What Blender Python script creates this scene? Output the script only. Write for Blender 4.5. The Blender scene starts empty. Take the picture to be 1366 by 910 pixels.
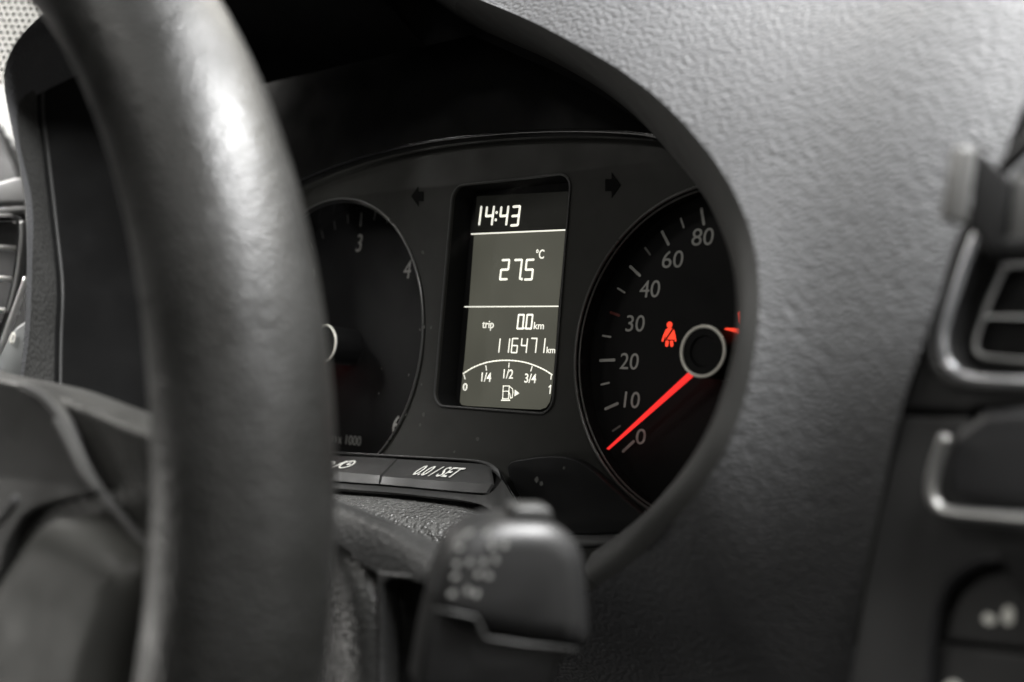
import bpy, bmesh, math, random
import numpy as np
from mathutils import Matrix, Vector
random.seed(7)
R = math.radians
scene = bpy.context.scene
COL = scene.collection

# ------------------------------------------------------------------ frame
# everything is measured in the frame of the gauge cluster: x right along the
# dials, y up along the dial faces, z out of the faces towards the driver.
TILT = R(15)
M = Matrix(((1, 0, 0, 0),
            (0, math.sin(TILT), -math.cos(TILT), 0),
            (0, math.cos(TILT), math.sin(TILT), 0.9),
            (0, 0, 0, 1)))

# ------------------------------------------------------------------ camera
FPX = 1507.5
A_, B_, C_ = -0.7398, -0.0716, -0.0834
T_ = np.array([-0.0055, -0.0022, -0.3731])
def _rot(a, b, c):
    ca, sa, cb, sb, cc, sc = math.cos(a), math.sin(a), math.cos(b), math.sin(b), math.cos(c), math.sin(c)
    Ry = np.array([[ca, 0, sa], [0, 1, 0], [-sa, 0, ca]])
    Rx = np.array([[1, 0, 0], [0, cb, -sb], [0, sb, cb]])
    Rz = np.array([[cc, -sc, 0], [sc, cc, 0], [0, 0, 1]])
    return Rz @ Rx @ Ry
RM = _rot(A_, B_, C_)
CAM = -RM.T @ T_
cd = bpy.data.cameras.new('camera')
cam = bpy.data.objects.new('camera', cd)
COL.objects.link(cam)
cm = Matrix.Identity(4)
for i in range(3):
    for j in range(3):
        cm[j][i] = RM[i][j]
    cm[i][3] = CAM[i]
cam.matrix_world = M @ cm
cd.sensor_width = 36.0
cd.lens = FPX / 1366 * 36.0
cd.clip_start = 0.01
cd.clip_end = 50
cd.dof.use_dof = True
cd.dof.focus_distance = 0.368
cd.dof.aperture_fstop = 6.6
cd.dof.aperture_blades = 7
scene.camera = cam

# ------------------------------------------------------------------ world, lights, exposure
w = bpy.data.worlds.new('World')
scene.world = w
w.use_nodes = True
bg = w.node_tree.nodes['Background']
bg.inputs[0].default_value = (0.9, 0.95, 1.0, 1)
bg.inputs[1].default_value = 0.012

def area(name, pos, target, sx, sy, watts, col=(1, 0.97, 0.92), spread=180):
    ld = bpy.data.lights.new(name, 'AREA')
    ld.shape = 'RECTANGLE'
    ld.size, ld.size_y = sx, sy
    ld.energy = watts
    ld.color = col
    ld.spread = R(spread)
    o = bpy.data.objects.new(name, ld)
    COL.objects.link(o)
    p = M @ Vector(pos)
    t = M @ Vector(target)
    o.matrix_world = Matrix.Translation(p) @ (t - p).to_track_quat('-Z', 'Y').to_matrix().to_4x4()
    return o
# lamps for windscreen, roof, cabin and passenger-window light, plus added fill lamps
area('windscreen_light', (0.15, 0.58, -0.20), (0.12, 0.0, 0.1), 1.0, 0.30, 5.5, (1, 0.97, 0.89))
area('roof_light', (0.33, 0.50, 0.11), (0.16, 0.0, 0.05), 0.42, 0.14, 16, (1, 1, 1))
area('cabin_light', (0.10, 0.50, 1.0), (0.05, 0.0, 0.12), 0.14, 0.10, 0.8)
area('rear_fill_light', (0.60, 0.0, 0.90), (0.12, 0.0, 0.1), 0.45, 0.4, 0.7)  # added fill from behind, brightens the chrome trim and pull bar
area('rim_streak_light', (-0.36, 0.55, 0.70), (0.03, 0.06, 0.16), 0.15, 0.09, 1.0)  # added narrow lamp that draws the streak on the wheel rim
area('hub_fill_light', (-0.75, -0.32, 0.46), (0.0, -0.05, 0.15), 0.5, 0.22, 1.8)  # added low fill lamp, gives the wheel hub its sheen
area('rim_edge_light', (-0.60, 0.32, 0.10), (-0.1, 0.05, 0.12), 0.25, 0.2, 3.0)  # added lamp that brightens the left edge of the rim
area('vent_fill_light', (-0.50, 0.30, 0.32), (-0.33, 0.0, 0.0), 0.15, 0.12, 2.2, (1, 0.98, 0.95), 50)  # added fill aimed at the far-left vent and light switch
area('passenger_window_light', (0.95, 0.12, 0.10), (0.1, 0.0, 0.14), 0.35, 0.35, 1.1)
for k, (x, y, z) in enumerate(((0.50, 0.62, 0.62), (0.62, 0.60, 0.55), (0.42, 0.55, 0.80))):
    area('ceiling_lamp', (x, y, z), (0.15, 0, 0.06), 0.035, 0.035, 0.5)

scene.view_settings.view_transform = 'Standard'
scene.view_settings.look = 'None'
scene.view_settings.exposure = 0.0
scene.view_settings.gamma = 1.0
scene.cycles.use_denoising = True
scene.cycles.max_bounces = 6

# ------------------------------------------------------------------ helpers
def K(px, py, z=0.0):
    """point of the plane z (cluster frame) that lies on the sight line of a photo position"""
    d = np.array([(px - 683) / FPX, -(py - 455) / FPX, -1.0]) @ RM
    s = (z - CAM[2]) / d[2]
    return Vector(CAM + d * s)

def Kg(px, py, g):
    d = np.array([(px - 683) / FPX, -(py - 455) / FPX, -1.0]) @ RM
    lo, hi = 0.02, 1.2
    f = lambda s: (CAM + d * s)[2] - g(*(CAM + d * s)[:2])
    s = lo
    while s < hi and f(s) > 0:
        s += 0.004
    a, b = s - 0.004, s
    for _ in range(30):
        m = (a + b) / 2
        if f(m) > 0: a = m
        else: b = m
    return Vector(CAM + d * a)

def spline(pts, n, closed=False, uniform=False):
    P = [np.array(p, float) for p in pts]
    m = len(P)
    fine = []
    segs = m if closed else m - 1
    for i in range(segs):
        if closed:
            p0, p1, p2, p3 = P[(i - 1) % m], P[i], P[(i + 1) % m], P[(i + 2) % m]
        else:
            p0, p1, p2, p3 = P[max(i - 1, 0)], P[i], P[i + 1], P[min(i + 2, m - 1)]
        for k in range(24):
            t = k / 24
            fine.append(0.5 * (2 * p1 + (p2 - p0) * t + (2 * p0 - 5 * p1 + 4 * p2 - p3) * t * t + (3 * p1 - p0 - 3 * p2 + p3) * t ** 3))
    fine.append(P[0] if closed else P[-1])
    F = np.array(fine)
    L = np.arange(len(F), dtype=float) if uniform else np.concatenate([[0], np.cumsum(np.linalg.norm(np.diff(F, axis=0), axis=1))])
    ts = np.linspace(0, L[-1], n + 1 if closed else n)
    out = np.stack([np.interp(ts, L, F[:, k]) for k in range(F.shape[1])], 1)
    if closed: out = out[:-1]
    return out

MATS = {}
def mat(name, col, rough=0.5, metal=0.0, spec=0.5, grain=None, emit=None, estr=1.0, coat=0.0, vary=0.12, vscale=60):
    if name in MATS: return MATS[name]
    m = bpy.data.materials.new(name)
    m.use_nodes = True
    nt = m.node_tree
    b = nt.nodes['Principled BSDF']
    b.inputs['Base Color'].default_value = (*col, 1)
    b.inputs['Roughness'].default_value = rough
    b.inputs['Metallic'].default_value = metal
    b.inputs['Specular IOR Level'].default_value = spec
    b.inputs['Coat Weight'].default_value = coat
    tc = nt.nodes.new('ShaderNodeTexCoord')
    if emit:
        b.inputs['Emission Color'].default_value = (*emit, 1)
        b.inputs['Emission Strength'].default_value = estr
    elif vary:
        n = nt.nodes.new('ShaderNodeTexNoise')
        n.inputs['Scale'].default_value = vscale
        n.inputs['Detail'].default_value = 5
        nt.links.new(tc.outputs['Object'], n.inputs['Vector'])
        mr = nt.nodes.new('ShaderNodeMapRange')
        mr.inputs['From Min'].default_value = 0.3
        mr.inputs['From Max'].default_value = 0.7
        mr.inputs['To Min'].default_value = max(0.02, rough - vary)
        mr.inputs['To Max'].default_value = min(1, rough + vary)
        nt.links.new(n.outputs['Fac'], mr.inputs['Value'])
        nt.links.new(mr.outputs['Result'], b.inputs['Roughness'])
    if grain:
        kind, scale, strength, dist = grain[:4]
        mp = nt.nodes.new('ShaderNodeMapping')
        if len(grain) > 4: mp.inputs['Scale'].default_value = grain[4]
        nt.links.new(tc.outputs['Object'], mp.inputs['Vector'])
        bump = nt.nodes.new('ShaderNodeBump')
        bump.inputs['Strength'].default_value = strength
        bump.inputs['Distance'].default_value = dist
        if kind == 'leather':
            ns = nt.nodes.new('ShaderNodeTexNoise')
            ns.inputs['Scale'].default_value = scale * 0.6
            ns.inputs['Detail'].default_value = 2
            nt.links.new(mp.outputs['Vector'], ns.inputs['Vector'])
            mx = nt.nodes.new('ShaderNodeVectorMath')
            mx.operation = 'MULTIPLY_ADD'
            mx.inputs[1].default_value = (0.7 / scale,) * 3
            nt.links.new(ns.outputs['Color'], mx.inputs[0])
            nt.links.new(mp.outputs['Vector'], mx.inputs[2])
            vo = nt.nodes.new('ShaderNodeTexVoronoi')
            vo.feature = 'SMOOTH_F1'
            vo.inputs['Scale'].default_value = scale
            vo.inputs['Smoothness'].default_value = 0.35
            nt.links.new(mx.outputs['Vector'], vo.inputs['Vector'])
            n2 = nt.nodes.new('ShaderNodeTexNoise')
            n2.inputs['Scale'].default_value = scale * 3
            nt.links.new(mp.outputs['Vector'], n2.inputs['Vector'])
            ad = nt.nodes.new('ShaderNodeMath')
            ad.operation = 'MULTIPLY_ADD'
            ad.inputs[1].default_value = 0.08
            nt.links.new(n2.outputs['Fac'], ad.inputs[0])
            iv = nt.nodes.new('ShaderNodeMath')
            iv.operation = 'SUBTRACT'
            iv.inputs[0].default_value = 1
            nt.links.new(vo.outputs['Distance'], iv.inputs[1])
            nt.links.new(iv.outputs[0], ad.inputs[2])
            h = ad.outputs[0]
        else:
            n2 = nt.nodes.new('ShaderNodeTexNoise')
            n2.inputs['Scale'].default_value = scale
            n2.inputs['Detail'].default_value = 3
            nt.links.new(mp.outputs['Vector'], n2.inputs['Vector'])
            h = n2.outputs['Fac']
        nt.links.new(h, bump.inputs['Height'])
        nt.links.new(bump.outputs['Normal'], b.inputs['Normal'])
    MATS[name] = m
    return m

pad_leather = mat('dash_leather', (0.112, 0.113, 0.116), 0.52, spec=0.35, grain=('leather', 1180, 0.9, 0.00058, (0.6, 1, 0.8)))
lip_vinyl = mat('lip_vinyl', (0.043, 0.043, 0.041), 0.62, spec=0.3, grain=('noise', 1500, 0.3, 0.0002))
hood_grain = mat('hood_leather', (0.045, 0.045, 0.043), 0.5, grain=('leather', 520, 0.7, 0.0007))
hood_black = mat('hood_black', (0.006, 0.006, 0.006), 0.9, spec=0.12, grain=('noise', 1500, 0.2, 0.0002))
rim_leather = mat('rim_leather', (0.013, 0.013, 0.0122), 0.40, spec=0.42, grain=('leather', 900, 0.55, 0.0004))
soft_black = mat('soft_black', (0.03, 0.03, 0.029), 0.5, grain=('noise', 1800, 0.25, 0.0002))
col_leather = mat('column_plastic', (0.020, 0.020, 0.0195), 0.44, grain=('leather', 900, 0.5, 0.0004))
grain_strip_m = mat('coarse_grain', (0.11, 0.11, 0.106), 0.27, grain=('leather', 720, 1.0, 0.0013))
plate_m = mat('plate_grey', (0.0115, 0.0115, 0.0095), 0.6, spec=0.35)
dial_m = mat('dial_black', (0.004, 0.004, 0.004), 0.55, spec=0.15)
gloss_black = mat('gloss_black', (0.006, 0.006, 0.006), 0.16, vary=0.05)
void_m = mat('void_black', (0.003, 0.003, 0.003), 0.8)
ring_dark = mat('ring_satin', (0.11, 0.11, 0.105), 0.35, metal=0.6)
chrome = mat('chrome', (0.62, 0.63, 0.65), 0.2, metal=0.65, vary=0.04)
satin = mat('satin_silver', (0.48, 0.48, 0.47), 0.38, metal=1.0, vary=0.05)
hub_ring_m = mat('hub_ring_silver', (0.78, 0.76, 0.68), 0.35, metal=0.1)
print_grey = mat('print_grey', (0.30, 0.30, 0.28), 0.7)
print_dim = mat('print_dim', (0.13, 0.13, 0.12), 0.7)
print_red_dim = mat('print_dull_red', (0.09, 0.015, 0.01), 0.7)
print_white = mat('print_white', (0.75, 0.75, 0.70), 0.6)
lcd_on = mat('lcd_white', (0.8, 0.8, 0.7), 0.5, emit=(1.0, 0.98, 0.86), estr=0.9)
lcd_bg = mat('lcd_backlight', (0.03, 0.03, 0.025), 0.3, emit=(0.100, 0.099, 0.078), estr=0.80)
lcd_head = mat('lcd_header', (0.02, 0.02, 0.018), 0.18, emit=(0.006, 0.006, 0.005), estr=1.0)
red_lit = mat('needle_red', (0.6, 0.02, 0.02), 0.4, emit=(1.0, 0.035, 0.03), estr=1.0)
red_lamp = mat('lamp_red', (0.6, 0.03, 0.02), 0.4, emit=(1.0, 0.06, 0.025), estr=1.15)
amber_dim = mat('lamp_amber_dim', (0.12, 0.03, 0.0), 0.5, emit=(0.5, 0.13, 0.0), estr=1.0)
console_m = mat('console_plastic', (0.027, 0.027, 0.027), 0.5, grain=('noise', 1600, 0.25, 0.0002))
drawer_m = mat('drawer_plastic', (0.02, 0.02, 0.021), 0.4, grain=('noise', 1600, 0.2, 0.0002))
cover_m = mat('airbag_plastic', (0.055, 0.055, 0.051), 0.5, grain=('noise', 1800, 0.25, 0.0002))
holder_m = mat('holder_plastic', (0.012, 0.012, 0.012), 0.65, spec=0.25)
holder_pale = mat('holder_rubber', (0.14, 0.14, 0.136), 0.45)
stalk_m = mat('stalk_plastic', (0.012, 0.012, 0.012), 0.45)
pillar_m = mat('pillar_grey', (0.10, 0.10, 0.097), 0.6)
panel_m = mat('panel_grey', (0.10, 0.10, 0.10), 0.55)
switch_m = mat('switch_grey', (0.20, 0.21, 0.21), 0.45)
cream_m = mat('grille_cream', (0.25, 0.246, 0.228), 0.6)

nt_ = lcd_bg.node_tree
tcn = nt_.nodes.new('ShaderNodeTexCoord'); nz = nt_.nodes.new('ShaderNodeTexNoise'); nz.inputs['Scale'].default_value = 45; nz.inputs['Detail'].default_value = 1
mrn = nt_.nodes.new('ShaderNodeMapRange'); mrn.inputs['From Min'].default_value = 0.3; mrn.inputs['From Max'].default_value = 0.7
mrn.inputs['To Min'].default_value = 0.70; mrn.inputs['To Max'].default_value = 0.88
nt_.links.new(tcn.outputs['Object'], nz.inputs['Vector']); nt_.links.new(nz.outputs['Fac'], mrn.inputs['Value'])
nt_.links.new(mrn.outputs['Result'], nt_.nodes['Principled BSDF'].inputs['Emission Strength'])

def thing(name, label, cat, origin=(0, 0, 0), group=None):
    o = bpy.data.objects.new(name, None)
    o.empty_display_size = 0.01
    COL.objects.link(o)
    o.matrix_world = M @ Matrix.Translation(Vector(origin))
    o['label'] = label
    o['category'] = cat
    if group: o['group'] = group
    o['_o'] = tuple(origin)
    return o

def origin_of(o):
    while o.parent is not None: o = o.parent
    return Vector(o['_o'])

def link(name, me, m, parent, smooth=True, label=None, auto=None):
    """link a mesh (vertices given in the cluster frame) as a child at its thing's origin"""
    if auto is not None:
        me.shade_smooth() if hasattr(me, 'shade_smooth') else None
        me.set_sharp_from_angle(angle=R(auto))
    elif smooth:
        me.shade_smooth()
    ob = bpy.data.objects.new(name, me)
    COL.objects.link(ob)
    if m is not None:
        me.materials.clear()
        me.materials.append(m)
    me.transform(Matrix.Translation(-origin_of(parent)))
    ob.parent = parent
    if label: ob['label'] = label
    return ob

def mesh(name, verts, faces):
    me = bpy.data.meshes.new(name)
    me.from_pydata([tuple(v) for v in verts], [], faces)
    bm = bmesh.new()
    bm.from_mesh(me)
    bmesh.ops.remove_doubles(bm, verts=bm.verts, dist=1e-7)
    bmesh.ops.recalc_face_normals(bm, faces=bm.faces)
    bm.to_mesh(me)
    bm.free()
    return me

def merge(meshes, name):
    bm = bmesh.new()
    for me in meshes: bm.from_mesh(me)
    out = bpy.data.meshes.new(name)
    bm.to_mesh(out)
    bm.free()
    return out

def loft(rows, n=40, close_u=False, thick=None, name='loft', raw=False):
    """surface through rows of 3-D points; thick pushes a back skin along z and closes it"""
    S = [np.array(r, float) if raw else spline(r, n, close_u) for r in rows]
    n = len(S[0])
    V, F = [], []
    for r in S: V += [tuple(v) for v in r]
    mrows = len(S)
    for i in range(mrows - 1):
        for j in range(n if close_u else n - 1):
            k = (j + 1) % n
            F.append((i * n + j, i * n + k, (i + 1) * n + k, (i + 1) * n + j))
    if thick:
        t = np.array(thick, float)
        o = len(V)
        V += [tuple(np.array(v) + t) for v in V]
        F += [tuple(reversed([q + o for q in f])) for f in F]
        ed = []
        if not close_u:
            for i in range(mrows - 1):
                ed += [(i * n, (i + 1) * n), (i * n + n - 1, (i + 1) * n + n - 1)]
        for j in range(n if close_u else n - 1):
            k = (j + 1) % n
            ed += [(j, k), ((mrows - 1) * n + j, (mrows - 1) * n + k)]
        F += [(a, b, b + o, a + o) for a, b in ed]
    return mesh(name, V, F)

def sweep(pts, rad, ns=10, closed=False, n=None, flat=1.0, up=(0, 0, 1), name='tube'):
    P = spline(pts, n, closed) if n else np.array(pts, float)
    m = len(P)
    V, F = [], []
    for i in range(m):
        if closed: t = P[(i + 1) % m] - P[i - 1]
        else: t = P[min(i + 1, m - 1)] - P[max(i - 1, 0)]
        t = t / (np.linalg.norm(t) + 1e-12)
        u = np.array(up, float)
        s = np.cross(t, u)
        s /= np.linalg.norm(s) + 1e-12
        u = np.cross(s, t)
        r = rad[i] if hasattr(rad, '__len__') else rad
        for k in range(ns):
            a = 2 * math.pi * k / ns
            V.append(P[i] + r * (math.cos(a) * s + flat * math.sin(a) * u))
    for i in range(m if closed else m - 1):
        j = (i + 1) % m
        for k in range(ns):
            l = (k + 1) % ns
            F.append((i * ns + k, i * ns + l, j * ns + l, j * ns + k))
    if not closed:
        F.append(tuple(range(ns)))
        F.append(tuple((m - 1) * ns + k for k in reversed(range(ns))))
    return mesh(name, V, F)

def plate(outer, holes=(), z0=0.0, depth=0.001, bevel=0.0, basis=None, name='plate', res=3):
    """flat plate with holes: outlines are 2-D loops; front at z0, body runs depth behind it"""
    cu = bpy.data.curves.new('outline', 'CURVE')
    cu.dimensions = '2D'
    cu.fill_mode = 'BOTH'
    cu.extrude = max(depth / 2 - bevel, 1e-6)
    cu.bevel_depth = bevel
    cu.bevel_resolution = res
    cu.offset = -bevel
    for loop in [outer, *holes]:
        s = cu.splines.new('POLY')
        s.points.add(len(loop) - 1)
        for p, q in zip(s.points, loop): p.co = (q[0] * 1000, q[1] * 1000, 0, 1)
        s.use_cyclic_u = True
    cu.extrude *= 1000; cu.bevel_depth *= 1000; cu.offset *= 1000
    ob = bpy.data.objects.new('outline', cu)
    COL.objects.link(ob)
    dg = bpy.context.evaluated_depsgraph_get()
    me = bpy.data.meshes.new_from_object(ob.evaluated_get(dg))
    bpy.data.objects.remove(ob)
    bpy.data.curves.remove(cu)
    me.name = name
    me.transform(Matrix.Scale(0.001, 4))
    me.transform(Matrix.Translation((0, 0, z0 - depth / 2)))
    if basis is not None: me.transform(basis)
    bm = bmesh.new(); bm.from_mesh(me)
    bmesh.ops.remove_doubles(bm, verts=bm.verts, dist=1e-6)
    bmesh.ops.recalc_face_normals(bm, faces=bm.faces)
    bm.to_mesh(me); bm.free()
    return me

def rrect(x0, y0, x1, y1, r, n=8, corners=None):
    rs = corners or (r,) * 4      # bl, br, tr, tl
    out = []
    for (cx, cy, a0, q) in ((x0, y0, 180, rs[0]), (x1, y0, 270, rs[1]), (x1, y1, 0, rs[2]), (x0, y1, 90, rs[3])):
        sx = 1 if cx == x0 else -1
        sy = 1 if cy == y0 else -1
        for k in range(n + 1):
            a = R(a0 + 90 * k / n)
            out.append((cx + sx * q + q * math.cos(a), cy + sy * q + q * math.sin(a)))
    return out

def circle(cx, cy, r, n=96):
    return [(cx + r * math.cos(2 * math.pi * k / n), cy + r * math.sin(2 * math.pi * k / n)) for k in range(n)]

def tri_basis(o, ex, ey):
    ex = Vector(ex).normalized()
    n = ex.cross(Vector(ey)).normalized()
    e2 = n.cross(ex)
    b = Matrix.Identity(4)
    for i in range(3):
        b[i][0], b[i][1], b[i][2], b[i][3] = ex[i], e2[i], n[i], o[i]
    return b

def text_mesh(s, width=None, height=None, shear=0.0, depth=0.00008, weight=0.0):
    cu = bpy.data.curves.new('lettering', 'FONT')
    cu.body = s
    cu.shear = shear
    cu.offset = weight
    cu.align_x = 'CENTER'
    cu.size = 1
    cu.resolution_u = 4
    ob = bpy.data.objects.new('lettering', cu)
    COL.objects.link(ob)
    dg = bpy.context.evaluated_depsgraph_get()
    me = bpy.data.meshes.new_from_object(ob.evaluated_get(dg))
    bpy.data.objects.remove(ob)
    bpy.data.curves.remove(cu)
    xs = [v.co.x for v in me.vertices]; ys = [v.co.y for v in me.vertices]
    cx, cy = (min(xs) + max(xs)) / 2, (min(ys) + max(ys)) / 2
    sx = width / (max(xs) - min(xs)) if width else None
    sy = height / (max(ys) - min(ys)) if height else sx
    if sx is None: sx = sy
    for v in me.vertices: v.co = ((v.co.x - cx) * sx, (v.co.y - cy) * sy, 0)
    bm = bmesh.new(); bm.from_mesh(me)
    ret = bmesh.ops.extrude_face_region(bm, geom=bm.faces[:])
    for v in ret['geom']:
        if isinstance(v, bmesh.types.BMVert): v.co.z += depth
    bmesh.ops.recalc_face_normals(bm, faces=bm.faces)
    bm.to_mesh(me); bm.free()
    return me

def px_size(cx, cy, wpx, hpx, z):
    a, b = K(cx - wpx / 2, cy, z), K(cx + wpx / 2, cy, z)
    c, d = K(cx, cy - hpx / 2, z), K(cx, cy + hpx / 2, z)
    return abs(b.x - a.x), abs(c.y - d.y)

def print_text(s, cx, cy, wpx, hpx, z, m, parent, name='lettering', shear=0.0, weight=0.0, label=None):
    wd, ht = px_size(cx, cy, wpx, hpx, z)
    me = text_mesh(s, wd, ht, shear, weight=weight)
    me.transform(Matrix.Translation(K(cx, cy, z)))
    return link(name, me, m, parent, smooth=False, label=label)

# seven-segment characters: strokes of a unit cell 0..1 x 0..1
SEG = {'a': ((0, 1), (1, 1)), 'b': ((1, 1), (1, .5)), 'c': ((1, .5), (1, 0)), 'd': ((0, 0), (1, 0)),
       'e': ((0, .5), (0, 0)), 'f': ((0, 1), (0, .5)), 'g': ((0, .5), (1, .5))}
DIG = {'0': 'abcdef', '1': 'bc', '2': 'abged', '3': 'abgcd', '4': 'fgbc', '5': 'afgcd', '6': 'afgedc', '7': 'fabc'}
DIG['7'] = 'abc'
def stroke(p, q, wd, z=0.0, th=0.00008, cap=True):
    p, q = np.array(p, float), np.array(q, float)
    d = q - p
    L = np.linalg.norm(d)
    d /= L
    s = np.array((-d[1], d[0]))
    out = []
    for k in range(5):
        a = -math.pi / 2 + math.pi * k / 4
        out.append(q + wd / 2 * (math.cos(a) * d + math.sin(a) * s))
    for k in range(5):
        a = math.pi / 2 + math.pi * k / 4
        out.append(p + wd / 2 * (math.cos(a) * d + math.sin(a) * s))
    n = len(out)
    V = [(*v, z) for v in out] + [(*v, z + th) for v in out]
    F = [tuple(range(n)), tuple(range(n, 2 * n))] + [(k, (k + 1) % n, n + (k + 1) % n, n + k) for k in range(n)]
    return mesh('stroke', V, F)

def segments(ch, x, y, wd, ht, sw, slant=0.12, gap=0.06):
    ms = []
    for s in DIG[ch]:
        (ax, ay), (bx, by) = SEG[s]
        p = np.array((x + ax * wd + slant * ay * ht, y + ay * ht))
        q = np.array((x + bx * wd + slant * by * ht, y + by * ht))
        d = q - p
        ms.append(stroke(p + d * gap, q - d * gap, sw))
    return ms

def line3(pts_px, wpx, z, th=0.0001):
    """a flat printed line through photo positions on plane z"""
    P = [K(x, y, z) for x, y in pts_px]
    wd = wpx * 0.37 / FPX
    ms = [stroke(P[i][:2], P[i + 1][:2], wd, z, th) for i in range(len(P) - 1)]
    return merge(ms, 'line')

# ================================================================== DASHBOARD
def smooth(a, b, x):
    t = min(max((x - a) / (b - a), 0), 1)
    return t * t * (3 - 2 * t)

def g_pad(x, y):
    """height of the padded dashboard towards the driver"""
    z = 0.060
    if y > 0.0: z -= (3.9 - 2.0 * (1 - smooth(0.05, 0.15, x))) * y * y
    if y > 0.10: z -= 6 * (y - 0.10) ** 2
    if y < 0.0: z -= 6.5 * y * y
    z += 0.010 * math.exp(-((x - 0.120) / 0.018) ** 2) * (1 - smooth(-0.03, 0.04, y))
    z += 0.005 * math.exp(-((x - 0.168) / 0.024) ** 2)
    z -= 0.12 * max(0, x - 0.14) * smooth(0.05, -0.05, y)
    return z

dash = thing('dashboard', 'dark grey grained dashboard with an oval opening around the dials', 'dashboard', (0.1, 0, 0.03))

outer_px = [(600, -18), (641, 0), (704, 26), (774, 62), (833, 97), (890, 142), (940, 196), (976, 250), (1002, 310), (1013, 375), (1010, 450),
            (992, 540), (957, 620), (905, 690), (850, 745), (797, 783)]
inner_px = [(590, 12), (625, 30), (670, 52), (735, 81), (798, 117), (850, 158), (900, 212), (940, 264), (966, 318), (982, 375), (985, 440),
            (973, 500), (948, 568), (905, 635), (850, 693), (790, 737)]
O_right = [Kg(x, y, g_pad) for x, y in outer_px]
I_right = [K(x, y, o.z - (0.046 - 0.034 * smooth(170, 430, y))) for (x, y), o in zip(inner_px, O_right)]
# pad: from the lip to the seam with the centre console
seam_px = [(1000, -330), (1290, -300), (1420, 40), (1366, 175), (1325, 245), (1285, 315), (1240, 430), (1203, 545), (1172, 680), (1148, 800), (1130, 910), (1118, 990)]
NV, NU = 90, 70
So = spline([(x, y) for x, y in [(300, -105), (400, -82), (535, -40)] + outer_px + [(640, 880), (560, 960)]], NV)
Ss = spline(seam_px, NV)
rows = []
for i in range(NU + 1):
    t = i / NU
    rows.append([Kg(*(So[j] * (1 - t) + Ss[j] * t), g_pad) for j in range(NV)])
pad = link('dash_pad', loft(rows, raw=True), pad_leather, dash)
# top skin of the dash running forward under the windscreen
edge = [r[0] for r in rows]
back = [v + Vector((0, 0.03, -0.25)) for v in edge]
link('dash_top', loft([edge, [v + Vector((0, 0.03, -0.06)) for v in edge], back], raw=True), pad_leather, dash)

# lip: right side from the photo, hood roof, left cheek
O_loop = [Vector((-0.150, -0.075, 0.085))] + [K(x, y, 0.090) for x, y in [(22, 560), (25, 520), (33, 440), (36, 350), (33, 260), (18, 180), (6, 120), (8, 85), (28, 48), (75, 6)]] + \
         [Vector((-0.125, 0.132, 0.075)), Vector((-0.06, 0.128, 0.055)), Kg(535, -40, g_pad)] + O_right[1:]
I_loop = [Vector((-0.140, -0.070, 0.055))] + [K(x, y, 0.064) for x, y in [(74, 565), (72, 530), (73, 450), (75, 380), (66, 290), (57, 210), (50, 150), (52, 105), (68, 62), (110, 20)]] + \
         [Vector((-0.115, 0.124, 0.056)), Vector((-0.055, 0.126, 0.034)), K(520, -34, 0.008)] + I_right[1:]
n = 28 * 7 + 1
assert len(O_loop) == len(I_loop) == 29, (len(O_loop), len(I_loop))
Ol = spline(O_loop, n, uniform=True)
Il = spline(I_loop, n, uniform=True)
nl = 14 * 7
def lip_rows(a, b):
    o, i = Ol[a:b], Il[a:b]
    out = []
    for t in np.linspace(0, 1, 9):
        bul = math.sin(math.pi * t) * 0.004
        c = o * (1 - t) + i * t
        c[:, 2] += bul
        out.append(c)
    return out
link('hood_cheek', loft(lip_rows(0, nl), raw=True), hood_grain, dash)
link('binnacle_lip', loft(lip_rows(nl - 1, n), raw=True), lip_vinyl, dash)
# hood interior back to the cluster
base = []
for v in Il:
    x, y, z = v
    s = 0.985
    base.append((max(-0.165, min(0.118, x * s)), max(-0.075, min(0.112, y * 0.97)), -0.004))
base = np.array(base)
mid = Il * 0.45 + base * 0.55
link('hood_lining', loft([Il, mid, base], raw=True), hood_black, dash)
link('hood_piping', sweep([Vector(v) + Vector((0.001, 0, -0.002)) for v in Il[4:nl]], 0.0008, 8), soft_black, dash)
# outer skin of the hood, closing it from outside and above
ns_ = nl + 14
tt = np.array([smooth(40, 66, k) for k in range(ns_)])[:, None]
o1 = Ol[:ns_] + (1 - tt) * np.array((-0.045, 0.002, -0.026)) + tt * np.array((0, 0.012, -0.02))
o2 = Ol[:ns_] + (1 - tt) * np.array((-0.058, 0.010, -0.11)) + tt * np.array((0, 0.03, -0.12))
link('hood_shell', loft([Ol[:ns_], o1, o2], raw=True), pad_leather, dash)
link('hood_backing', mesh('b', [(-0.50, -0.25, -0.032), (0.60, -0.25, -0.032), (0.60, 0.085, -0.032), (0.20, 0.10, -0.032), (0.10, 0.14, -0.032), (-0.20, 0.14, -0.032), (-0.22, 0.10, -0.032), (-0.50, 0.06, -0.032)], [(0, 1, 2, 3, 4, 5, 6, 7)]), void_m, dash)

# ================================================================== INSTRUMENT CLUSTER
clu = thing('instrument_cluster', 'black gauge cluster with two round dials and a lit display behind the wheel', 'gauge cluster', (0, 0, -0.012))
RD = 0.0486
TX, RT, ZTF = -0.090, 0.0551, -0.0135     # the rev counter sits a little deeper
top_arc = [K(x, y, 0.0) for x, y in [(300, 330), (360, 275), (420, 242), (480, 219), (540, 203), (600, 192), (680, 184), (760, 181), (840, 183), (890, 190), (960, 215)]]
outl = [(v.x, v.y) for v in spline_v] if False else [(v[0], v[1]) for v in spline([tuple(v) for v in top_arc], 40)]
outl += [(0.142, 0.055), (0.142, -0.072), (-0.16, -0.072), (-0.16, 0.03)]
disp_hole = rrect(-0.0265, -0.0205, 0.0268, 0.0562, 0.005)
face = plate(outl, [circle(TX, 0.001, RT), circle(0.083, 0, RD), disp_hole], 0.0, 0.0014, 0.0003)
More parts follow.
